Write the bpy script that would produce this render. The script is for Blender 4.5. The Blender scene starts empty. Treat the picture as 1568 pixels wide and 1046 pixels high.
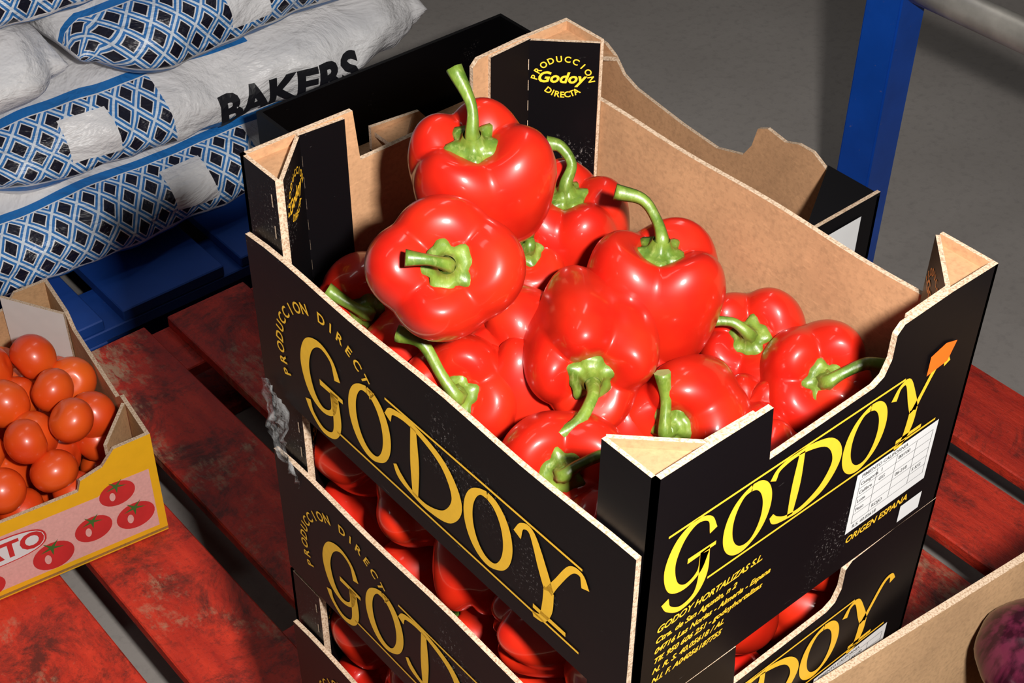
import bpy, bmesh, math, random
import numpy as np
from mathutils import Vector, Matrix, Quaternion
from mathutils.bvhtree import BVHTree
from mathutils import noise as mnoise

# ---------------------------------------------------------------- materials
class NT:
    def __init__(s,name):
        s.m=bpy.data.materials.new(name); s.m.use_nodes=True
        s.t=s.m.node_tree; s.n=s.t.nodes; s.l=s.t.links
        s.b=s.n['Principled BSDF']; s._tc=None
    def new(s,t,**k):
        n=s.n.new(t)
        for a,v in k.items(): setattr(n,a,v)
        return n
    def put(s,sock,v):
        if isinstance(v,bpy.types.NodeSocket): s.l.new(v,sock)
        else: sock.default_value=v
    def tc(s,which='Object'):
        if not s._tc: s._tc=s.new('ShaderNodeTexCoord')
        return s._tc.outputs[which]
    def math(s,op,a,b=0.0,c=0.0,clamp=False):
        n=s.new('ShaderNodeMath',operation=op,use_clamp=clamp)
        s.put(n.inputs[0],a); s.put(n.inputs[1],b); s.put(n.inputs[2],c); return n.outputs[0]
    def noise(s,scale,detail=4,rough=.55,vec=None,dist=0.0):
        n=s.new('ShaderNodeTexNoise'); n.inputs['Scale'].default_value=scale
        n.inputs['Detail'].default_value=detail; n.inputs['Roughness'].default_value=rough
        n.inputs['Distortion'].default_value=dist
        s.l.new(vec or s.tc(),n.inputs['Vector']); return n.outputs['Fac']
    def scaled(s,v):
        n=s.new('ShaderNodeMapping'); n.inputs['Scale'].default_value=v
        s.l.new(s.tc(),n.inputs['Vector']); return n.outputs[0]
    def ramp(s,fac,stops):
        n=s.new('ShaderNodeValToRGB'); s.l.new(fac,n.inputs[0])
        e=n.color_ramp.elements
        while len(e)<len(stops): e.new(.5)
        for i,(p,c) in enumerate(stops):
            e[i].position=p; e[i].color=(c,c,c,1) if isinstance(c,(int,float)) else (*c,1)
        return n.outputs[0]
    def mix(s,f,a,b):
        n=s.new('ShaderNodeMix',data_type='RGBA')
        s.put(n.inputs[0],f)
        for i,v in ((6,a),(7,b)):
            s.put(n.inputs[i],v if isinstance(v,bpy.types.NodeSocket) else (*v,1))
        return n.outputs[2]
    def xyz(s,which='Object'):
        n=s.new('ShaderNodeSeparateXYZ'); s.l.new(s.tc(which),n.inputs[0]); return n.outputs
    def set(s,**k):
        for a,v in k.items():
            i=s.b.inputs[a.replace('_',' ')]
            if isinstance(v,tuple) and len(v)==3: v=(*v,1)
            s.put(i,v)
        return s.m
    def bump(s,h,strength=.3,dist=.002):
        n=s.new('ShaderNodeBump'); n.inputs['Strength'].default_value=strength; n.inputs['Distance'].default_value=dist
        s.l.new(h,n.inputs['Height']); s.l.new(n.outputs[0],s.b.inputs['Normal'])

def simple(name,col,rough=.5,var=.15,scale=30,metal=0,bump=0):
    t=NT(name); f=t.noise(scale)
    c2=tuple(max(0,c*(1-2*var)) for c in col); c1=tuple(min(1,c*(1+var)) for c in col)
    t.set(Base_Color=t.mix(f,c2,c1),Roughness=rough,Metallic=metal)
    if bump: t.bump(f,bump)
    return t.m

def m_kraft(name='kraft_cardboard',col=(.45,.245,.125)):
    t=NT(name); a=t.noise(14,5); b=t.noise(260,3); f=t.noise(120,4,.6,vec=t.scaled((1,1,4)))
    c=t.mix(t.ramp(a,[(.3,0),(.7,1)]),tuple(x*.82 for x in col),tuple(x*1.12 for x in col))
    c=t.mix(t.math('MULTIPLY',t.ramp(b,[(.45,0),(.75,1)]),.45),c,tuple(x*.5 for x in col))
    c=t.mix(t.math('MULTIPLY',t.ramp(f,[(.55,0),(.75,1)]),.30),c,tuple(min(1,x*1.5) for x in col))
    t.set(Base_Color=c,Roughness=.85); t.b.inputs['Specular IOR Level'].default_value=.25
    t.bump(b,.15,.0006); return t.m
def m_black():
    t=NT('black_printed_card'); a=t.noise(450,4,.7); b=t.noise(9,4); c=t.noise(40,5,.7,vec=t.scaled((1,1,5)))
    wear=t.math('MULTIPLY',t.ramp(a,[(.58,0),(.66,1)]),t.ramp(b,[(.60,0),(.72,1)]))
    wear2=t.ramp(c,[(.69,0),(.76,.4)])
    w=t.math('MAXIMUM',wear,wear2)
    t.set(Base_Color=t.mix(w,(.0028,.0024,.003),(.24,.21,.20)),Roughness=t.math('ADD',t.math('MULTIPLY',w,.3),.40))
    t.b.inputs['Specular IOR Level'].default_value=.16
    t.bump(t.noise(60,3),.08,.001); return t.m
def m_edge():
    t=NT('corrugated_edge'); 
    a=t.noise(600,2)
    c=t.mix(t.ramp(a,[(.36,0),(.56,1)]),(.34,.22,.135),(.56,.42,.30))
    t.set(Base_Color=c,Roughness=.9); t.bump(a,.4,.001); return t.m
def m_pepper():
    t=NT('red_pepper_skin'); a=t.noise(18,3); o=t.new('ShaderNodeObjectInfo')
    c=t.mix(t.ramp(a,[(.3,0),(.75,1)]),(.42,.007,.003),(.60,.026,.006))
    c=t.mix(t.math('MULTIPLY',o.outputs['Random'],.40),c,(.30,.003,.002))
    t.set(Base_Color=c,Roughness=.40); t.b.inputs['Specular IOR Level'].default_value=.25
    t.b.inputs['Coat Weight'].default_value=.55; t.b.inputs['Coat Roughness'].default_value=.12
    t.bump(t.noise(26,3),.10,.002); return t.m
def m_stem():
    t=NT('green_pepper_stem'); a=t.noise(70,4); b=t.noise(260,3,vec=t.scaled((1,1,.3)))
    c=t.mix(t.ramp(a,[(.3,0),(.7,1)]),(.045,.10,.009),(.155,.225,.028))
    c=t.mix(t.math('MULTIPLY',t.ramp(b,[(.55,0),(.75,1)]),.5),c,(.30,.34,.10))
    t.set(Base_Color=c,Roughness=.4); t.bump(b,.3,.001); return t.m
def m_concrete():
    t=NT('concrete_floor'); a=t.noise(1.3,6,.6); b=t.noise(60,5,.7)
    c=t.mix(t.ramp(a,[(.3,0),(.7,1)]),(.28,.252,.232),(.38,.348,.325))
    c=t.mix(t.math('MULTIPLY',t.ramp(b,[(.5,0),(.8,1)]),.4),c,(.14,.13,.125))
    t.set(Base_Color=c,Roughness=.75); t.bump(b,.2,.002); return t.m
def m_redwood():
    t=NT('worn_red_painted_wood'); v=t.scaled((6,1,6)); a=t.noise(6,8,.65,vec=v); b=t.noise(4.3,7,.72); c=t.noise(90,5,.7,vec=t.scaled((1.6,.5,1.6)))
    d=t.noise(8,10,.82,dist=.5); e=t.noise(220,3,.6)
    col=t.mix(t.ramp(a,[(.3,0),(.7,1)]),(.36,.015,.008),(.72,.045,.018))
    col=t.mix(t.ramp(d,[(.48,0),(.60,.85)]),col,(.055,.014,.010))
    col=t.mix(t.math('MULTIPLY',t.ramp(e,[(.55,0),(.7,1)]),.40),col,(.12,.018,.012))
    col=t.mix(t.math('MULTIPLY',t.ramp(b,[(.52,0),(.61,1)]),t.ramp(c,[(.42,0),(.55,.95)])),col,(.42,.25,.15))
    t.set(Base_Color=col,Roughness=.5); t.bump(c,.6,.003); return t.m
def m_blue(name,col=(.010,.085,.42),r=.4):
    t=NT(name); a=t.noise(5,6,.6); b=t.noise(120,4,.7)
    c=t.mix(t.ramp(a,[(.3,0),(.7,1)]),tuple(x*.7 for x in col),tuple(x*1.15 for x in col))
    c=t.mix(t.ramp(b,[(.68,0),(.76,.5)]),c,(.25,.2,.16))
    t.set(Base_Color=c,Roughness=r); t.bump(b,.1,.001); return t.m
def m_bag():
    t=NT('printed_flour_sack'); X,S=t.xyz('UV')[:2]
    k=1/.038
    p=t.math('FRACT',t.math('MULTIPLY',t.math('ADD',t.math('ADD',X,t.math('MULTIPLY',S,.8)),10),k))
    q=t.math('FRACT',t.math('MULTIPLY',t.math('ADD',t.math('SUBTRACT',X,t.math('MULTIPLY',S,.8)),10),k))
    ln=t.math('MAXIMUM',t.math('LESS_THAN',p,.34),t.math('LESS_THAN',q,.34))
    dp=t.math('LESS_THAN',t.math('ABSOLUTE',t.math('SUBTRACT',p,.67)),.27)
    dq=t.math('LESS_THAN',t.math('ABSOLUTE',t.math('SUBTRACT',q,.67)),.27)
    dia=t.math('MULTIPLY',dp,dq)
    white=t.mix(t.noise(9,4),(.74,.73,.75),(.92,.91,.91))
    col=t.mix(ln,white,(.035,.19,.52))
    cp=t.math('MAXIMUM',t.math('LESS_THAN',t.math('ABSOLUTE',t.math('SUBTRACT',p,.17)),.06),t.math('LESS_THAN',t.math('ABSOLUTE',t.math('SUBTRACT',q,.17)),.06))
    col=t.mix(cp,col,(.72,.80,.90))
    col=t.mix(dia,col,(.010,.010,.022))
    w=t.math('MULTIPLY',t.math('SUBTRACT',t.noise(5,2),.5),.03)
    Zs=t.math('ADD',S,w)
    reg=t.math('MULTIPLY',t.math('LESS_THAN',X,-.03),t.math('GREATER_THAN',Zs,-.024))
    reg=t.math('MULTIPLY',reg,t.math('LESS_THAN',Zs,.085))
    lab=t.math('MULTIPLY',t.math('LESS_THAN',t.math('ABSOLUTE',t.math('ADD',X,.15)),.035),t.math('LESS_THAN',t.math('ABSOLUTE',t.math('SUBTRACT',Zs,.03)),.035))
    reg=t.math('MULTIPLY',reg,t.math('SUBTRACT',1.0,lab))
    col=t.mix(reg,white,col)
    st=t.math('LESS_THAN',t.math('ABSOLUTE',t.math('ADD',Zs,.042)),.011)
    st=t.math('MULTIPLY',st,t.math('LESS_THAN',X,.10))
    st2=t.math('MULTIPLY',t.math('LESS_THAN',t.math('ABSOLUTE',t.math('SUBTRACT',Zs,.095)),.008),t.math('LESS_THAN',X,.14))
    col=t.mix(t.math('MAXIMUM',st,st2),col,(.015,.17,.50))
    t.set(Base_Color=col,Roughness=.40); t.bump(t.noise(9,5,.58,vec=t.scaled((1,1,2)),dist=.4),.9,.022); return t.m
def m_tomato():
    t=NT('tomato_skin'); a=t.noise(9,2)
    c=t.mix(t.ramp(a,[(.35,0),(.65,1)]),(.68,.050,.006),(.82,.115,.010))
    t.set(Base_Color=c,Roughness=.38); t.b.inputs['Coat Weight'].default_value=.35; t.b.inputs['Coat Roughness'].default_value=.15; return t.m
def m_onion():
    t=NT('red_onion_skin'); a=t.noise(60,4,vec=t.scaled((2,2,.2))); c=t.mix(t.ramp(a,[(.4,0),(.6,1)]),(.022,.003,.008),(.085,.010,.028))
    t.set(Base_Color=c,Roughness=.22); return t.m
def m_film():
    t=NT('clear_plastic_film'); tr=t.new('ShaderNodeBsdfTransparent'); mx=t.new('ShaderNodeMixShader')
    f=t.noise(60,4); r=t.ramp(f,[(.35,.10),(.65,.40)])
    t.l.new(r,mx.inputs[0]); t.l.new(tr.outputs[0],mx.inputs[1]); t.l.new(t.b.outputs[0],mx.inputs[2])
    t.set(Base_Color=(.5,.5,.5),Roughness=.12); t.bump(f,1,.004)
    t.l.new(mx.outputs[0],t.n['Material Output'].inputs[0]); return t.m

KRAFT=m_kraft(); BLACK=m_black(); EDGE=m_edge(); PEP=m_pepper(); STEM=m_stem()
YEL=simple('yellow_ink',(.95,.53,.03),.45,.06,200)
LABEL=simple('white_label_paper',(.72,.72,.72),.5,.04); ORANGE=simple('orange_sticker',(.95,.16,.01),.5,.05)
GREYINK=simple('grey_ink',(.12,.12,.12),.6,.05)
CUT=simple('stem_cut_end',(.28,.31,.10),.6,.2,200)
TOM=m_tomato(); ONI=m_onion()
REDW=m_redwood(); CONC=m_concrete()

# ---------------------------------------------------------------- mesh helpers
class MB:
    def __init__(s,mats): s.bm=bmesh.new(); s.mats=mats
    def mi(s,m):
        if m not in s.mats: s.mats.append(m)
        return s.mats.index(m)
    def face(s,vs,m,smooth=False):
        try: f=s.bm.faces.new(vs)
        except ValueError: return None
        f.material_index=s.mi(m); f.smooth=smooth; return f
    def poly(s,pts,m,smooth=False): return s.face([s.bm.verts.new(p) for p in pts],m,smooth)
    def prism(s,pts,fn,w0,w1,m0,m1,me):
        a=[s.bm.verts.new(fn(u,v,w0)) for u,v in pts]; b=[s.bm.verts.new(fn(u,v,w1)) for u,v in pts]
        s.face(a[::-1],m0); s.face(b,m1); n=len(pts)
        for i in range(n): s.face([a[i],a[(i+1)%n],b[(i+1)%n],b[i]],me)
    def box(s,x0,x1,y0,y1,z0,z1,m):
        s.prism([(x0,y0),(x1,y0),(x1,y1),(x0,y1)],lambda u,v,w:(u,v,w),z0,z1,m,m,m)
    def flat(s,vf,fn,m):
        vs,fs=vf; V=[s.bm.verts.new(fn(x,y)) for x,y in vs]
        for f in fs: s.face([V[i] for i in f],m)
    def grid(s,P,m,cu=True,cv=False,smooth=True):
        V=[[s.bm.verts.new(p) for p in row] for row in P]; nu=len(V); nv=len(V[0])
        for i in range(nu if cv else nu-1):
            for j in range(nv if cu else nv-1):
                s.face([V[i][j],V[i][(j+1)%nv],V[(i+1)%nu][(j+1)%nv],V[(i+1)%nu][j]],m,smooth)
        return V
    def mesh(s,name,recalc=True):
        if recalc: bmesh.ops.recalc_face_normals(s.bm,faces=s.bm.faces)
        me=bpy.data.meshes.new(name); s.bm.to_mesh(me); s.bm.free()
        for m in s.mats: me.materials.append(m)
        return me
def add(name,me,loc=(0,0,0),rot=(0,0,0),parent=None):
    o=bpy.data.objects.new(name,me); bpy.context.scene.collection.objects.link(o)
    o.location=loc; o.rotation_euler=rot
    if parent: o.parent=parent
    return o

_tc={}
def text2d(s,size=1,shear=0,bold=0.0):
    key=(s,round(size,5),shear,bold)
    if key in _tc: return _tc[key]
    c=bpy.data.curves.new('t','FONT'); c.body=s; c.size=size; c.shear=shear; c.offset=bold; c.resolution_u=3
    o=bpy.data.objects.new('t',c); bpy.context.scene.collection.objects.link(o)
    dg=bpy.context.evaluated_depsgraph_get(); dg.update()
    me=bpy.data.meshes.new_from_object(o.evaluated_get(dg))
    r=([(v.co.x,v.co.y) for v in me.vertices],[list(p.vertices) for p in me.polygons])
    bpy.data.objects.remove(o); bpy.data.curves.remove(c); bpy.data.meshes.remove(me)
    _tc[key]=r; return r
def tw(vf): 
    xs=[v[0] for v in vf[0]]; return (min(xs),max(xs)) if xs else (0,0)
def xf(vf,ox=0,oy=0,ang=0,sx=1,sy=1):
    c,s=math.cos(ang),math.sin(ang)
    return ([(ox+c*x*sx-s*y*sy,oy+s*x*sx+c*y*sy) for x,y in vf[0]],vf[1])
def arc_text(s,cx,cy,r,a0,a1,size,shear=0,inside=False):
    out=[]; n=len(s)
    for i,ch in enumerate(s):
        if ch==' ': continue
        a=math.radians(a0+(a1-a0)*i/(n-1)); g=text2d(ch,size,shear,size*.02); lo,hi=tw(g)
        g=([(x-(lo+hi)/2,y) for x,y in g[0]],g[1])
        rot=a-math.pi/2 if not inside else a+math.pi/2
        out.append(xf(g,cx+r*math.cos(a),cy+r*math.sin(a),rot))
    return out
def catmull(P,n):
    P=[np.array(p,float) for p in P]; P=[2*P[0]-P[1]]+P+[2*P[-1]-P[-2]]; out=[]
    for i in range(1,len(P)-2):
        for k in range(n):
            t=k/n; a,b,c,d=P[i-1:i+3]
            out.append(.5*((2*b)+(-a+c)*t+(2*a-5*b+4*c-d)*t*t+(-a+3*b-3*c+d)*t**3))
    out.append(P[-2]); return out
def stroke(pts,n=7):
    S=catmull([(x,y,w) for x,y,w in pts],n); V=[];F=[]
    for i,p in enumerate(S):
        d=(S[min(i+1,len(S)-1)]-S[max(i-1,0)])[:2]; d/=max(1e-9,np.linalg.norm(d)); nx,ny=-d[1],d[0]
        V+=[(p[0]+nx*p[2]/2,p[1]+ny*p[2]/2),(p[0]-nx*p[2]/2,p[1]-ny*p[2]/2)]
    for i in range(len(S)-1): F.append([2*i,2*i+1,2*i+3,2*i+2])
    return V,F
T=.155;t_=.07
def ring(cx,rx,ry):
    return [(cx+rx*math.sin(a),.5+ry*math.cos(a),t_+(T-t_)*abs(math.sin(a+.35))) for a in [i*math.pi/8 for i in range(17)]]
LOGO=[]
def gl(x0,sx,strokes):
    for s in strokes:
        V,F=stroke([(x0+x*sx,y,w) for x,y,w in s]); LOGO.append((V,F))
gl(0,.72,[[(.98,.70,.12),(.86,.93,.07),(.55,1.02,.08),(.22,.88,T),(.05,.55,T+.02),(.16,.20,T),(.45,.06,.08),(.75,.16,.08),(.84,.42,T)],
       [(.45,.46,.08),(1.08,.46,.06)],
       [(.84,.46,T),(.86,.05,T),(.72,-.20,.09),(.40,-.27,.08),(.12,-.14,.08),(.02,.02,.12)]])
gl(.95,.95,[ring(.36,.34,.47)])
gl(1.88,1.0,[[(-.22,.84,.12),(-.12,.98,.08),(.25,1.02,.08),(.75,.86,T*.8),(.97,.50,T+.02),(.80,.16,T),(.45,.02,.08),(.15,.04,.07),(-.05,.12,.11),(-.14,.24,.07)],
       [(.25,1.0,.10),(.24,.5,T),(.22,.03,.10)]])
gl(3.02,.95,[ring(.36,.34,.47)])
gl(3.85,.95,[[(-.02,.80,.12),(.06,.97,.07),(.22,.98,.10),(.40,.62,T),(.50,.40,T)],
       [(1.05,.86,.12),(.98,1.0,.07),(.82,.95,.08),(.62,.62,.08),(.50,.40,.10)],
       [(.50,.42,T),(.48,.15,T),(.40,-.06,.10),(.25,-.12,.07)],[(.25,0,.06),(.78,0,.06)]])

# ---------------------------------------------------------------- pepper crate
W=.294; L=.40
PITCH=.2085; FT=-.008
def crate_mesh():
    b=MB([KRAFT,BLACK,EDGE])
    b.prism([(.002,.002),(W-.002,.002),(W-.002,L-.002),(.002,L-.002)],lambda u,v,w:(u,v,w),.002,.006,KRAFT,KRAFT,EDGE)
    prof=[(0,FT),(W,FT),(W,.2),(W-.045,.2005),(W-.090,.1985),(W-.0955,.193),(W-.0955,.174),(W-.100,.163),(W-.108,.159),(.100,.157),(.094,.157),(.090,.1995),(.043,.2),(0,.2)]
    th=.004
    b.prism(prof,lambda u,v,w:(u,w,v),0,th,BLACK,KRAFT,EDGE)
    b.prism(prof,lambda u,v,w:(u,L-w,v),0,th,BLACK,KRAFT,EDGE)
    for cx in (0,1):
        for cy in (0,1):
            X=lambda v:(v if not cx else W-v); Y=lambda v:(v if not cy else L-v)
            k=.042
            b.prism([(0,FT),(k,FT),(k+.0005,.2),(0,.2)],lambda u,v,w:(X(w),Y(u),v),0,.003,BLACK,KRAFT,EDGE)
            p0=Vector((X(k),Y(th),0)); p1=Vector((X(.003),Y(k),0)); n=Vector((X(1)-X(0),Y(1)-Y(0),0)).normalized()
            b.prism([(0,0.006),(1,0.006),(1,.199),(0,.199)],lambda u,v,w:tuple(p0.lerp(p1,u)+n*w+Vector((0,0,v))),0,.003,KRAFT,BLACK,EDGE)
            b.prism([(k,.006),(.082,.006),(.081,.198),(k,.2)],lambda u,v,w:(X(u),Y(w),v),th,th+.003,KRAFT,BLACK,EDGE)
            b.prism([(.003,th),(k,th),(.003,k)],lambda u,v,w:(X(u),Y(v),w),.190,.1925,KRAFT,KRAFT,EDGE)
            left,right=(p0,p1) if cx==cy else (p1,p0)
            d=(right-left); wd=d.length; d.normalize()
            fn=lambda x,y:tuple(left+d*(wd/2+x)+n*.0034+Vector((0,0,.170+y)))
            for g in arc_text('PRODUCCION',0,-.008,.020,165,15,.0072)+arc_text('DIRECTA',0,.002,.021,235,305,.0072,inside=True):
                b.flat(g,fn,YEL)
            g=text2d('Godoy',.013,.3,.0004); lo,hi=tw(g); b.flat(xf(g,-(lo+hi)/2,-.006),fn,YEL)
            for i in range(9):
                z=.03+i*.018; e=(p1-p0).normalized(); q=p0
                b.poly([tuple(q+n*.0035+e*.0005+Vector((0,0,z))),tuple(q+n*.0035+e*.0012+Vector((0,0,z))),tuple(q+n*.0035+e*.0012+Vector((0,0,z+.009))),tuple(q+n*.0035+e*.0005+Vector((0,0,z+.009)))],EDGE)
            for i in range(7):
                z=.02+i*.026; s=-.0005 if not cx else .0005
                if cy: b.poly([(X(0)+s,Y(.036),z),(X(0)+s,Y(.0375),z),(X(0)+s,Y(.0375),z+.011),(X(0)+s,Y(.036),z+.010)],EDGE)
    zt=.139
    lp=[(.004,0)]+[(L-.004,0),(L-.004,zt-.001)]+[(L-.004-(L-.008)*i/16,zt+.0012*math.sin(i*.9)) for i in range(1,16)]+[(.004,zt+.001)]
    b.prism(lp,lambda u,v,w:(-.0045+w*1.0-.0035*math.sin(math.pi*min(1,max(0,v/.16))),u,v),0,.004,BLACK,KRAFT,EDGE)
    lp2=[(u,v+(.006 if v>.1 else 0)) for u,v in lp]
    b.prism(lp2,lambda u,v,w:(W+.0045-w,u,v),0,.004,BLACK,KRAFT,EDGE)
    def side(fnb):
        sc=.066
        for g in LOGO: b.flat(([(-.336+x*sc*.92,.0245+y*sc) for x,y in g[0]],g[1]),fnb,YEL)
        for (x0,x1,z) in ((-.237,-.045,.0955),(-.300,-.045,.0185)):
            n=24; vs=[];fs=[]
            for i in range(n+1): vs+=[(x0+(x1-x0)*i/n,z-.0010),(x0+(x1-x0)*i/n,z+.0010)]
            for i in range(n): fs.append([2*i,2*i+2,2*i+3,2*i+1])
            b.flat((vs,fs),fnb,YEL)
        for g in arc_text('PRODUCCION DIRECTA',-.305,.058,.056,203,30,.0125): b.flat(g,fnb,YEL)
    bow=.0035*math.sin(math.pi*zt/.16)
    side(lambda x,y:(-.0049-bow*y/zt-.0003,-x,y))
    side(lambda x,y:(W+.0048,L+x,y))
    def end(fn):
        sc=.054
        for g in LOGO: b.flat(([(.016+x*sc*.94,.090+y*sc) for x,y in g[0]],g[1]),fn,YEL)
        for (x0,x1,z) in ((.014,.218,.1475),(.052,.265,.0865)):
            b.flat(([(x0,z-.0009),(x1,z-.0009),(x1,z+.0009),(x0,z+.0009)],[[0,1,2,3]]),fn,YEL)
        for i,s in enumerate(['GODOY HORTALIZAS S.L.','Ctra. de San Agustin, n 2','04716 Las Norias - Almeria - Espana','Tlf. 950 606 251 - godoyhortalizas','N. R. S. 40.05618 / AL','N.I. F. A04056187755']):
            b.flat(xf(text2d(s,.0078 if i==0 else .0068,.35,.0002),.012,.066-i*.0095),fn,YEL)
        b.flat(([(.188,.028),(.270,.028),(.270,.083),(.188,.083)],[[0,1,2,3]]),fn,LABEL)
        fn2=lambda x,y:tuple(Vector(fn(x,y))+Vector((0,-.0002 if fn(x,y)[1]<.2 else .0002,0)))
        for i in range(6):
            z=.036+i*.008; b.flat(([(.192,z),(.266,z),(.266,z+.0004),(.192,z+.0004)],[[0,1,2,3]]),fn2,GREYINK)
        for x in (.192,.209,.229,.249,.2655): b.flat(([(x,.036),(x+.0004,.036),(x+.0004,.0764),(x,.0764)],[[0,1,2,3]]),fn2,GREYINK)
        for (s,x,z) in (('PIMIENTO CALIFORNIA',.193,.078),('Categoria',.1935,.0705),('Calibre',.1935,.0625),('Lote',.1935,.0545),('Peso',.1935,.0465),('I',.214,.0705),('80/100',.231,.0705),('GG',.213,.0625),('06-218',.2315,.0545),('5 KG',.251,.0465),('ROJO',.2115,.0385),('R.S. 40.05618',.194,.0305)):
            b.flat(xf(text2d(s,.0044,0,.0001),x,z),fn2,GREYINK)
        b.flat(([(.249,-.002),(.272,-.002),(.272,.014),(.249,.014)],[[0,1,2,3]]),fn,LABEL)
        b.flat(xf(text2d('ORIGEN ESPANA',.0085,.2,.0002),.190,.0175),fn,YEL)
    end(lambda x,y:(x,-.0004,y)); end(lambda x,y:(W-x,L+.0004,y))
    return b.mesh('pepper_crate')
CR=crate_mesh()
Z0=.145
CZ=[Z0-FT+.0005+PITCH*i for i in range(4)]
crates=[add('pepper_crate',CR,([.001,-.0015,.001,0][i],0,CZ[i])) for i in range(4)]
ZB=CZ[3]; ZT=ZB+.2
b=MB([ORANGE]); 
b.poly([(.240,-.0012,.138),(.260,-.0012,.140),(.266,-.0012,.154),(.254,-.0012,.158),(.240,-.0012,.154)],ORANGE)
add('orange_price_sticker',b.mesh('orange_price_sticker'),(0,0,0),parent=crates[3])

# scrap of clear wrapping film caught at the far-left corner of the top crate
FILM=m_film()
b=MB([FILM]); rows=[]
for i in range(19):
    v=i/18; row=[]
    for j in range(15):
        u=j/14; wv=mnoise.noise(Vector((u*5,v*7,1.3)))*.008+mnoise.noise(Vector((u*13,v*15,4)))*.005
        wid=.034*(1-.62*v)
        row.append(Vector((-.006-abs(wv)-.004*math.sin(v*3)+.004*v,.398-u*wid-(.004*math.sin(v*9))-.020*v,.004-v*.088+.006*math.sin(u*5))))
    rows.append(row)
b.grid(rows,FILM,cu=False)
add('plastic_wrap_scrap',b.mesh('plastic_wrap_scrap'),parent=crates[3])

# ---------------------------------------------------------------- bell peppers
VR=Vector((.767,-.641,0)); VU=Vector((.406,.486,.774)); VT=Vector((-.496,-.594,.633))
def V(r,u,t): return VR*r+VU*u+VT*t
PROF=catmull([(0.001,.62,0,1),(.12,.63,0,1),(.26,.70,.12,1),(.44,.83,.36,1),(.68,.88,.34,.9),(.89,.69,.23,.4),(.985,.34,.15,.1),(1.0,-.06,.115,0),(.96,-.46,.115,-.2),(.85,-.79,.18,-.6),(.62,-.99,.30,-.9),(.36,-1.02,.32,-1),(.14,-.90,.1,-1),(0.001,-.84,0,-1)],3)
def pepper_body(b,M,R,ln,seed,n=4,seg=96):
    rd=random.Random(seed); p0=rd.uniform(0,6.28); ph=[rd.uniform(0,6.28) for _ in range(5)]
    tap=rd.uniform(.04,.24); wob=rd.uniform(.10,.30)
    amp=[rd.uniform(-.05,.05) for _ in range(n)]
    rows=[]
    for (rho,z,a,w) in PROF:
        row=[]
        for j in range(seg):
            f=2*math.pi*j/seg; fw=f+wob*math.sin(f+ph[0])
            s=abs(math.sin(n*(fw-p0)/2)); c=.6*(1-math.sqrt(s*s+.008))**1.7+.4*(1-s*s)
            li=int(((fw-p0)%(2*math.pi))/(2*math.pi/n))%n
            lob=1.02+.05*math.cos(f+ph[2])+.035*math.cos(2*f+ph[3])+amp[li]*s*s
            r=rho*lob*(1-a*c)
            zz=z-.20*w*c*min(1,rho*2.2)+.07*math.cos(f+ph[4])*w*rho+amp[li]*s*s*w*rho*1.2
            r*=1-tap*max(0,-zz+.3)*.6
            row.append(M@Vector((r*R*math.cos(f),r*R*math.sin(f),zz*R*ln)))
        rows.append(row)
    b.grid(rows,PEP)
def tube(b,P,rad,m,seg=14,rib=.0,endm=None):
    S=catmull([(p[0],p[1],p[2],r) for p,r in zip(P,rad)],6)
    rows=[]; up=Vector((.3,.2,.9)).normalized()
    for i,s in enumerate(S):
        d=Vector((S[min(i+1,len(S)-1)]-S[max(i-1,0)])[:3]).normalized()
        x=(up-d*up.dot(d)).normalized(); y=d.cross(x); up=x
        row=[]
        for j in range(seg):
            a=2*math.pi*j/seg; r=s[3]*(1+rib*math.cos(5*a))
            row.append(Vector(s[:3])+x*r*math.cos(a)+y*r*math.sin(a))
        rows.append(row)
    Vv=b.grid(rows,m); b.face(Vv[-1],endm or m); b.face(Vv[0][::-1],m)
def pepper_stem(b,M,R,ln,seed,offs,rs=1.0):
    rd=random.Random(seed+99); ph=rd.uniform(0,6.28)
    rs=rs*rd.uniform(.88,1.05)
    seg=40; rows=[]
    for k in range(6):
        row=[]
        for j in range(seg):
            f=2*math.pi*j/seg
            rc=.33+.045*math.cos(5*f+ph)+.03*math.cos(8*f+2*ph)
            t=[0,.0,.35,.62,.82,1][k]
            r=rc*(1-t)+.12*t; z=[.66,.725,.745,.76,.80,.90][k]+(.14*(rc-.3) if k<3 else 0)
            row.append(M@Vector((r*R*math.cos(f),r*R*math.sin(f),z*R*ln+ (0 if k else -.002))))
        rows.append(row)
    b.grid(rows,STEM)
    base=M@Vector((0,0,.75*R*ln)); ax=(M.to_3x3()@Vector((0,0,1))).normalized()
    P=[base,base+ax*.009]+[base+o for o in offs]
    rad=[.0070*rs]+[.0047*rs]*(1)+[(.0036+.0005*i)*rs for i in range(len(offs))]; rad[-1]=.0056*rs
    tube(b,P,rad,STEM,rib=.09,endm=CUT)
def frame(c,ax,spin=0):
    q=Vector(ax).normalized().to_track_quat('Z','Y'); return Matrix.Translation(c)@q.to_matrix().to_4x4()@Matrix.Rotation(spin,4,'Z')
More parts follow.
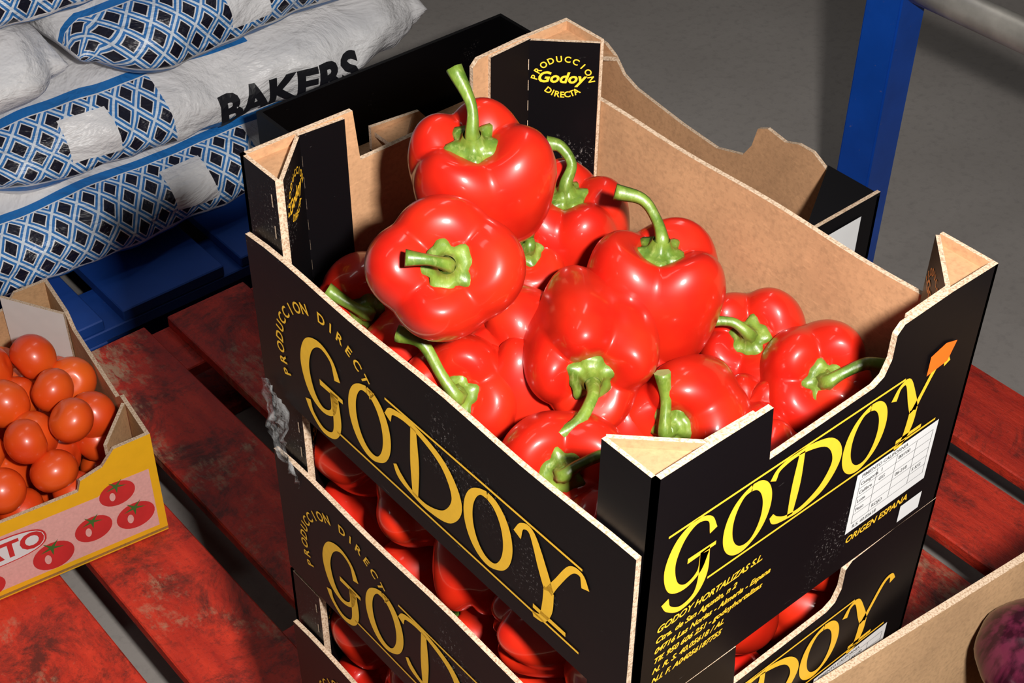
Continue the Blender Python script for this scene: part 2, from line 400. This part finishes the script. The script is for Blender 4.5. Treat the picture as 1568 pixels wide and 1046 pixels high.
PL=[
 (.102,.274,-.002,.096,1.02,4,V(-.05,.55,.82),[V(-.001,.022,.012),V(-.012,.045,.012)],1),
 (.038,.224,.014,.095,.90,4,V(.02,.08,1),[V(-.010,.003,.018),V(-.024,.004,.020)],2),
 (.191,.277,.082,.086,1.0,4,V(-.1,.72,.65),[V(.003,.020,.006),V(-.005,.032,.006),V(-.015,.034,.006)],3),
 (.179,.179,.078,.096,1.10,3,V(.05,.78,.62),[V(-.003,.020,.002),V(-.012,.033,.0),V(-.030,.038,.0)],4),
 (.110,.172,.083,.091,1.22,4,V(.05,-.42,.9),[V(-.001,-.012,.020),V(-.012,-.028,.028),V(-.036,-.040,.030)],5),
 (.248,.142,.136,.083,.95,4,V(-.25,.25,.9),[V(-.014,.010,.010),V(-.032,.008,.010),V(-.046,-.010,.004)],6),
 (.246,.084,.128,.082,.92,4,V(.05,.05,1),[V(.010,.006,.010),V(.024,.012,.012),V(.038,.010,.010)],7),
 (.152,.114,.122,.083,.95,4,V(-.5,-.3,.85),[V(-.004,.018,.010),V(-.007,.036,.016)],8),
 (.042,.218,.114,.080,1.0,4,V(-.05,.0,1),[V(-.010,.014,.010),V(-.022,.034,.012),V(-.038,.040,.010)],9),
 (.040,.324,.102,.076,1.0,4,V(.15,-.2,.9),[V(-.010,.004,.008),V(-.026,.014,.010)],10),
 (.044,.122,.110,.082,.9,4,V(.05,-.05,1),[V(.010,.006,.010),V(.028,.012,.012),V(.044,-.002,.008)],11),
 (.098,.225,.102,.080,1.0,4,V(.6,-.3,-.5),None,12),
 (.078,.200,.118,.076,1.1,4,V(.3,-.8,-.4),None,13),
 (.114,.146,.148,.074,1.0,4,V(.2,-.6,-.5),None,14),
 (.050,.062,.132,.080,1.0,4,V(.6,-.2,-.6),None,16),
 (.042,.272,.116,.074,1.0,4,V(-.4,-.5,-.4),None,17),
 (.205,.098,.160,.074,1.0,4,V(.2,-.6,-.6),None,18),
 (.143,.282,.092,.078,1.0,3,V(.2,.2,.7),[V(.002,.008,.006),V(.001,.012,.010)],19),
 (.110,.060,.150,.080,1.0,4,V(.2,-.6,-.5),None,20),
 (.060,.340,.130,.080,1.0,4,V(.2,-.6,-.5),None,21),
 (.130,.345,.130,.084,1.0,4,V(.2,.6,-.5),None,22),
 (.230,.335,.135,.084,1.0,4,V(.2,.6,-.5),None,23),
 (.240,.220,.140,.080,1.0,4,V(.2,.6,-.5),None,24),
 (.180,.052,.158,.074,1.0,4,V(.2,.6,-.5),None,25),
]
for (x,y,dr,D,ln,n,ax,offs,seed) in PL:
    b=MB([PEP,STEM,CUT]); c=Vector((x,y,ZT-dr)); M=frame((0,0,0),ax,seed*1.3)
    pepper_body(b,M,D/2,ln,seed,n)
    if offs: pepper_stem(b,M,D/2,ln,seed,offs)
    add('red_bell_pepper',b.mesh('red_bell_pepper'),c)
def pile_mesh(seed,layers):
    rd=random.Random(seed); b=MB([PEP,STEM,CUT])
    for z,nx,ny in layers:
        for i in range(nx):
            for j in range(ny):
                x=.046+(W-.092)*i/(nx-1)+rd.uniform(-.001,.002); y=.052+(L-.104)*j/(ny-1)+rd.uniform(-.004,.004)
                ax=Vector((rd.uniform(-1,1),rd.uniform(-1,1),rd.uniform(-.3,1)))
                R=rd.uniform(.0365,.039); M=frame((x,y,z+rd.uniform(-.004,.006)),ax,rd.uniform(0,6))
                s=rd.randint(0,999); pepper_body(b,M,R,1.0,s,rd.choice([3,4,4]),60)
                if rd.random()<.35: 
                    a=ax.normalized(); pepper_stem(b,M,R,1,s,[a*.014])
    return b.mesh('bell_pepper_pile')
add('bell_pepper_pile',pile_mesh(5,[(.050,3,4)]),(0,0,ZB+.0005))
for i in (2,1,0):
    add('bell_pepper_pile',pile_mesh(10+i,[(.060,3,5),(.143,3,5)]),(0,0,CZ[i]))

# ---------------------------------------------------------------- neighbouring crate stack
CR2X,CR2Y=.306,.294
for i in range(2): add('pepper_crate',CR,(CR2X,CR2Y,CZ[i]))
b=MB([KRAFT,BLACK,EDGE]); 
b.box(.002,W-.002,.002,L-.002,.002,.006,KRAFT)
far=[(0,0),(L,0),(L,.172),(.37,.170),(.355,.162),(.340,.146),(.32,.138),(.25,.128),(.20,.124),(.165,.134),(.155,.150),(.150,.172),(.138,.178),(.115,.174),(.098,.180),(.080,.180),(.062,.170),(.045,.170),(0,.172)]
b.prism(far,lambda u,v,w:(W-w,u,v),0,.004,BLACK,KRAFT,EDGE)
b.prism([(0,0),(L,0),(L,.143),(0,.143)],lambda u,v,w:(w,u,v),0,.004,BLACK,KRAFT,EDGE)
ep=[(0,0),(W,0),(W,.176),(W-.10,.176),(W-.105,.140),(.105,.140),(.10,.176),(0,.176)]
ep2=[(0,0),(W,0),(W,.170),(W-.06,.165),(W-.08,.140),(.08,.140),(.06,.165),(0,.170)]
b.prism(ep,lambda u,v,w:(u,w,v),0,.004,BLACK,KRAFT,EDGE); b.prism(ep2,lambda u,v,w:(u,L-w,v),0,.004,BLACK,KRAFT,EDGE)
for X0,sx in ((0,1),(W,-1)):
    b.prism([(.004,.004),(.10,.004),(.004,.06)],lambda u,v,w:(X0+sx*u,v,w),.170,.176,KRAFT,BLACK,EDGE)
    b.prism([(.004,.004),(.05,.004),(.004,.05)],lambda u,v,w:(X0+sx*u,L-v,w),.158,.163,KRAFT,KRAFT,EDGE)
b.poly([(W-.09,-.001,.05),(W-.025,-.001,.05),(W-.025,-.001,.16),(W-.09,-.001,.16)],LABEL)
add('cardboard_crate',b.mesh('cardboard_crate'),(CR2X,CR2Y,CZ[1]+.2005))

# ---------------------------------------------------------------- dark crate behind
def open_box(b,w,l,h,th,mo,mi,me):
    b.box(th,w-th,th,l-th,.002,.006,mi)
    b.prism([(0,0),(w,0),(w,h),(0,h)],lambda u,v,q:(u,q,v),0,th,mo,mi,me)
    b.prism([(0,0),(w,0),(w,h),(0,h)],lambda u,v,q:(u,l-q,v),0,th,mo,mi,me)
    b.prism([(th,0),(l-th,0),(l-th,h),(th,h)],lambda u,v,q:(q,u,v),0,th,mo,mi,me)
    b.prism([(th,0),(l-th,0),(l-th,h),(th,h)],lambda u,v,q:(w-q,u,v),0,th,mo,mi,me)
b=MB([BLACK,KRAFT,EDGE])
open_box(b,.44,.30,.27,.006,BLACK,BLACK,BLACK)  # inner walls coloured black too, standing in for the shade inside
b.box(.02,.42,.02,.28,.006,.16,KRAFT)
add('black_crate',b.mesh('black_crate'),(.49,.935,Z0))

# ---------------------------------------------------------------- pallets
def pallet(name,x0,x1,y0,y1,gaps,gw,m,h=.145):
    b=MB([m]); rd=random.Random(3)
    xs=[x0]+[g for g in gaps]+[x1]
    for i in range(len(xs)-1):
        a=xs[i]+(gw/2 if i else 0); c=xs[i+1]-(gw/2 if i<len(xs)-2 else 0)
        dz=rd.uniform(-.002,0)
        b.box(a,c,y0+rd.uniform(0,.004),y1-rd.uniform(0,.006),h-.020,h+dz,m)
    ym=(y0+y1)/2
    for y in (y0+.002,ym-.05,y1-.102):
        b.box(x0,x1,y,y+.1,h-.040,h-.0205,m)
        for x in (x0+.0,(x0+x1)/2-.06,x1-.14):
            b.box(x,x+.14,y,y+.1,.020,h-.0405,m)
        b.box(x0,x1,y,y+.1,0.0,.0195,m)
    bmesh.ops.bevel(b.bm,geom=[e for e in b.bm.edges],offset=.0018,segments=1,affect='EDGES')
    return add(name,b.mesh(name))
pallet('red_wooden_pallet',-.22,1.118,-.004,1.24,[-.022,.134,.290,.455,.63,.808,.965],.036,REDW)
BLU=m_blue('blue_pallet_paint',(.006,.055,.30),.6)
pallet('blue_wooden_pallet',-.55,.86,1.285,2.28,[-.35,-.15,.05,.25,.45,.65],.03,BLU,.144)

# ---------------------------------------------------------------- flour sacks
BAG=m_bag(); INK=simple('black_ink',(.012,.012,.016),.5,.05)
def sack(seed,a=.40,bb=.26,c=.066,text=None,uo=0.0):
    b=MB([BAG,INK]); NU,NV=110,56; rows=[]
    for i in range(NU+1):
        u=-1+2*i/NU; xx=a*u
        e=(1-abs(u)**7)**.5 if abs(u)<1 else 0
        e=max(e,.04); row=[]
        ew=max((1-abs(u)**10),.0)**.35; ew=max(ew,.80)
        for j in range(NV):
            f=2*math.pi*j/NV; cy,sy=math.cos(f),math.sin(f)
            y=bb*ew*math.copysign(abs(cy)**.6,cy); z=c*e*math.copysign(abs(sy)**.8,sy)
            p=Vector((xx,y,z)); nz=mnoise.noise(Vector((xx*6+seed*7,y*6,z*9)))*.018
            fold=1-abs(mnoise.noise(Vector((xx*9+seed*3,y*5,z*16))))*2.4
            nz+=max(-1,fold)*.006+mnoise.noise(Vector((xx*22+seed*3,y*14,z*34)))*.006
            d=Vector((0,cy,sy*.7)); p=p+d*nz; p.z=max(p.z,-.064); row.append(p)
        rows.append(row)
    V_=b.grid(rows,BAG)
    girth=[0]
    ref=rows[NU//2]
    for j in range(NV): girth.append(girth[-1]+(ref[(j+1)%NV]-ref[j]).length)
    g0=girth[NV//2]
    idx={}
    for i,r in enumerate(V_):
        for j,v in enumerate(r): idx[v]=(i,j)
    ul=b.bm.loops.layers.uv.new('UVMap')
    for f in b.bm.faces:
        js=[idx[l.vert][1] for l in f.loops]; wrap=(0 in js and NV-1 in js)
        for l in f.loops:
            i,j=idx[l.vert]; jj=NV if (wrap and j==0) else j
            l[ul].uv=(rows[i][0].x-uo,-(girth[jj]-g0))
    b.face(V_[0][::-1],BAG); b.face(V_[-1],BAG)
    if text:
        bmesh.ops.recalc_face_normals(b.bm,faces=b.bm.faces)
        tree=BVHTree.FromBMesh(b.bm)
        vs,fs=text2d(text,.070,.0,.0030); lo,hi=tw((vs,fs))
        tb=bmesh.new(); tv=[tb.verts.new((x,y,0)) for x,y in vs]
        for f in fs: 
            try: tb.faces.new([tv[i] for i in f])
            except ValueError: pass
        bmesh.ops.triangulate(tb,faces=tb.faces)
        for _ in range(3): 
            bmesh.ops.subdivide_edges(tb,edges=[e for e in tb.edges if e.calc_length()>.008],cuts=1)
            bmesh.ops.triangulate(tb,faces=tb.faces)
        mp={}
        for v in tb.verts:
            x=v.co.x-lo-.012; zt=v.co.y-.036
            hit=tree.ray_cast(Vector((x,-1,zt)),Vector((0,1,0)))
            y=hit[0].y if hit[0] else -bb
            mp[v]=b.bm.verts.new((x,y-.003,zt))
        for f in tb.faces: b.face([mp[v] for v in f.verts],INK)
        tb.free()
    return b.mesh('flour_sack')
rows=[[(-.42,3,.10),(.37,4,.22)],[(-.26,5,0),(.54,0,-.06)],[(-.08,6,-.05),(.73,7,.0)],[(-.32,8,0),(.48,9,0),],[(-.17,3,0),(.64,11,0)]]
for r,lst in enumerate(rows):
    for x,s,uo in lst:
        me=sack(s,text='BAKERS' if s==0 else None,uo=uo)
        add('flour_sack',me,(x,1.63+.012*(r%2)+.010*r,.214+r*.124),(math.radians(.6),math.radians([.3,-1.0,1,-.5,0][r]),math.radians([2,-2,1.5,-1,2][r])))

# ---------------------------------------------------------------- tomato tray
YB=simple('yellow_print_card',(.86,.46,.012),.45,.06,60); PINK=simple('pink_check_print',(.78,.42,.38),.5,.12,250); REDI=simple('red_ink',(.60,.03,.03),.45,.15,40); GRN=simple('green_ink',(.05,.16,.03),.5); WHT=simple('white_card',(.80,.77,.73),.6,.06)
KR2=m_kraft('tan_cardboard',(.52,.30,.15))
TW,TL,TH=.40,.345,.162
b=MB([YB,KR2,EDGE])
b.box(-TW,0,0,TL,.002,.006,KR2)
fp=[(-TW,0),(0,0),(0,TH),(-.045,TH-.002),(-.062,TH-.022),(-.09,TH-.030),(-.095,TH-.045),(-TW+.095,TH-.045),(-TW+.09,TH-.03),(-TW+.062,TH-.022),(-TW+.045,TH-.002),(-TW,TH)]
b.prism(fp,lambda u,v,w:(u,w,v),0,.005,YB,KR2,EDGE); b.prism(fp,lambda u,v,w:(u,TL-w,v),0,.005,YB,KR2,EDGE)
sp=[(.005,0),(TL-.005,0),(TL-.005,TH),(TL-.08,TH),(TL-.10,TH-.015),(.10,TH-.018),(.08,TH),(.005,TH)]
for X0,sg in ((0,-1),(-TW,1)):
    b.prism(sp,lambda u,v,w:(X0+sg*w,u,v),0,.005,YB,KR2,EDGE)
    for Y0,sy,mm,ka,kb in ((0,1,KR2,.050,.060),(TL,-1,WHT,.062,.085)):
        p0=Vector((X0+sg*ka,Y0+sy*.006,0)); p1=Vector((X0+sg*.006,Y0+sy*kb,0))
        b.prism([(0,.006),(1,.006),(1,TH+.004),(0,TH+.002)],lambda u,v,w:tuple(p0.lerp(p1,u)+Vector((sg*w,sy*w,v))),0,.003,mm,mm,EDGE)
fn=lambda x,y:(x,-.0006,y); fn2=lambda x,y:(x,-.0012,y); fn3=lambda x,y:(x,-.0018,y); fn4=lambda x,y:(x,-.0024,y)
b.flat(([(-TW+.01,.014),(-.010,.014),(-.010,.110),(-.05,.110),(-.075,.098),(-TW+.01,.098)],[[0,1,2,3,4,5]]),fn,PINK)
def disc(cx,cy,rx,ry,f,m,n=28): b.flat(([(cx+rx*math.cos(2*math.pi*i/n),cy+ry*math.sin(2*math.pi*i/n)) for i in range(n)],[list(range(n))]),f,m)
for cx,cy,r in ((-.052,.092,.022),(-.036,.046,.024),(-.088,.052,.023),(-.140,.036,.025),(-.22,.028,.02),(-.27,.045,.02)):
    disc(cx,cy,r,r*.85,fn2,REDI)
    disc(cx-r*.3,cy-r*.1,r*.16,r*.3,fn3,PINK)
    b.flat(([(cx+(r*(.62 if i%2 else .14))*math.cos(math.pi*i/5+.3),cy+r*.55+(r*(.5 if i%2 else .12))*math.sin(math.pi*i/5+.3)) for i in range(10)],[list(range(10))]),fn3,GRN)
n=30; ov=[]; OX=-.222
for i in range(n):
    a=2*math.pi*i/n; c,s=math.cos(a),math.sin(a); ov.append((OX+.08*math.copysign(abs(c)**.5,c),.074+.021*math.copysign(abs(s)**.8,s)))
b.flat((ov,[list(range(n))]),fn3,REDI); b.flat(([(OX+(x-OX)*.97,.074+(y-.074)*.92) for x,y in ov],[list(range(n))]),lambda x,y:(x,-.0021,y),LABEL)
g=text2d('TOMATO',.034,0,.0012); lo,hi=tw(g); b.flat(xf(g,OX-(lo+hi)/2*1.05,.063,0,1.05,1),fn4,REDI)
ang=math.radians(-7.5)
TX,TY=.097,.8745
add('tomato_tray',b.mesh('tomato_tray'),(TX,TY,Z0+.001),(0,0,ang))
b=MB([TOM,STEM]); rd=random.Random(4)
def tomato(b,c,R,seed):
    r2=random.Random(seed); M=frame(c,(r2.uniform(-1,1),r2.uniform(-1,1),r2.uniform(-1,.6)),0); rows=[]
    for i in range(19):
        th=math.pi*i/18; row=[]
        for j in range(28):
            f=2*math.pi*j/28; r=math.sin(th)*(1+.02*math.cos(5*f)*(1 if th<1.2 else 0)); z=math.cos(th)*.9-.14*math.exp(-(th/.35)**2)
            row.append(M@Vector((max(r,.001)*R*math.cos(f),max(r,.001)*R*math.sin(f),z*R)))
        rows.append(row)
    b.grid(rows,TOM)
k=0
for lay,(z,nx,ny) in enumerate(((.038,6,5),(.084,6,5),(.128,6,5),(.162,5,4))):
    for i in range(nx):
        for j in range(ny):
            k+=1
            mx=.037 if lay<3 else .070; off=(.012 if lay%2 else -.004)
            if lay<3 and i in (0,nx-1) and j in (0,ny-1): continue
            x=-TW+mx+(TW-2*mx)*i/(nx-1)+(off if 0<i<nx-1 else 0)+rd.uniform(-.003,.003); y=mx+(TL-2*mx)*j/(ny-1)+rd.uniform(-.004,.004)
            if x>-.11 and y>TL-.13 and lay>=2: continue
            tomato(b,(x,y,z+rd.uniform(-.005,.006)),rd.uniform(.0265,.0315),k)
add('tomato_pile',b.mesh('tomato_pile'),(TX,TY,Z0),(0,0,ang))

# ---------------------------------------------------------------- onion box stack (foreground right)
KR3=m_kraft('pale_cardboard',(.55,.34,.18))
b=MB([KR3,EDGE]); open_box(b,.50,.34,.165,.006,KR3,KR3,EDGE); OB=b.mesh('onion_box')
oa=math.atan2(-.023,.227)
ox=Vector((.150,-.0015,0)); dy=Vector((-math.sin(oa),math.cos(oa),0))
org=ox-dy*.34
for i in range(4): add('onion_box',OB,(org.x,org.y,.165*i),(0,0,oa))
b=MB([ONI])
def onion(b,c,R,seed):
    r2=random.Random(seed); M=frame(c,(r2.uniform(-.6,.6),r2.uniform(-.6,.6),1),0)
    pr=catmull([(.001,1.22),(.05,1.18),(.10,1.04),(.35,.92),(.75,.66),(1.0,.1),(.9,-.45),(.5,-.80),(.12,-.88),(.001,-.9)],4)
    b.grid([[M@Vector((p[0]*R*(1+.012*math.cos(9*f))*math.cos(f),p[0]*R*(1+.012*math.cos(9*f))*math.sin(f),p[1]*R*.9)) for f in [2*math.pi*j/36 for j in range(36)]] for p in pr],ONI)
k=0
for z in (.038,.080):
    for i in range(6):
        for j in range(4):
            k+=1; onion(b,(.05+.40*i/5,.045+.23*j/3,z),.035,k)
onion(b,(.220,.288,.118),.043,79)
add('red_onion_pile',b.mesh('red_onion_pile'),(org.x,org.y,.165*3),(0,0,oa))

# ---------------------------------------------------------------- blue post frame with galvanised rail
BP=m_blue('blue_powder_coat',(.006,.080,.48),.35); GALV=simple('galvanised_steel',(.50,.47,.42),.45,.3,25,.5,.2)
b=MB([BP,GALV])
PX,PY=1.245,.753
for y in (PY,-.45):
    b.box(PX-.03,PX+.03,y-.03,y+.03,0,.80,BP); b.box(PX-.06,PX+.06,y-.06,y+.06,0,.008,BP)
    for dx_,dy_ in ((-.045,-.045),(.045,-.045),(-.045,.045),(.045,.045)):
        b.prism([(PX+dx_+.008*math.cos(a*math.pi/3),y+dy_+.008*math.sin(a*math.pi/3)) for a in range(6)],lambda u,v,w:(u,v,w),.008,.016,GALV,GALV,GALV)
bmesh.ops.bevel(b.bm,geom=[e for e in b.bm.edges],offset=.003,segments=2,affect='EDGES')
tube(b,[(PX,PY-.03,.562),(PX,.3,.562),(PX,-.42,.562)],[.022]*3,GALV,24)
add('steel_barrier_frame',b.mesh('steel_barrier_frame'))

# ---------------------------------------------------------------- room shell
b=MB([CONC]); b.box(-4,6,-4,6,-.05,0,CONC); add('floor',b.mesh('floor'))
WALL=simple('painted_wall',(.45,.44,.42),.8,.06,3)
b=MB([WALL]); b.box(-4,6,6,6.1,0,3.2,WALL); add('wall_back',b.mesh('wall_back'))
b=MB([WALL]); b.box(6,6.1,-4,6,0,3.2,WALL); add('wall_right',b.mesh('wall_right'))

# ---------------------------------------------------------------- light
def area(name,loc,tgt,sx,sy,p,col=(1,1,1)):
    l=bpy.data.lights.new(name,'AREA'); l.shape='RECTANGLE'; l.size=sx; l.size_y=sy; l.energy=p; l.color=col
    o=bpy.data.objects.new(name,l); bpy.context.scene.collection.objects.link(o); o.location=loc
    o.rotation_euler=(Vector(tgt)-Vector(loc)).to_track_quat('-Z','Y').to_euler(); return o
area('camera_flash',(-.245,-.47,1.615),(.25,.8,.2),.075,.055,34,(1,.965,.92))
area('ceiling_light_front',(-.6,.9,3.0),(-.2,.9,0),.25,1.3,4,(1,.98,.95))
area('ceiling_light_back',(1.6,1.6,3.0),(1.2,1.4,0),.25,1.3,7,(1,.98,.95))
w=bpy.data.worlds.new('World'); bpy.context.scene.world=w; w.use_nodes=True
w.node_tree.nodes['Background'].inputs[0].default_value=(.9,.9,.9,1); w.node_tree.nodes['Background'].inputs[1].default_value=.035

# ---------------------------------------------------------------- camera
cam=bpy.data.cameras.new('camera'); co=bpy.data.objects.new('camera',cam); bpy.context.scene.collection.objects.link(co)
bpy.context.scene.camera=co
co.location=(-.42598,-.37859,ZT+.5766)
co.rotation_euler=(0.86497,-0.00891,-0.70222); cam.sensor_width=36; cam.lens=54.17; cam.clip_start=.02
vs=bpy.context.scene.view_settings; vs.view_transform='Standard'; vs.look='None'; vs.exposure=0; vs.gamma=1
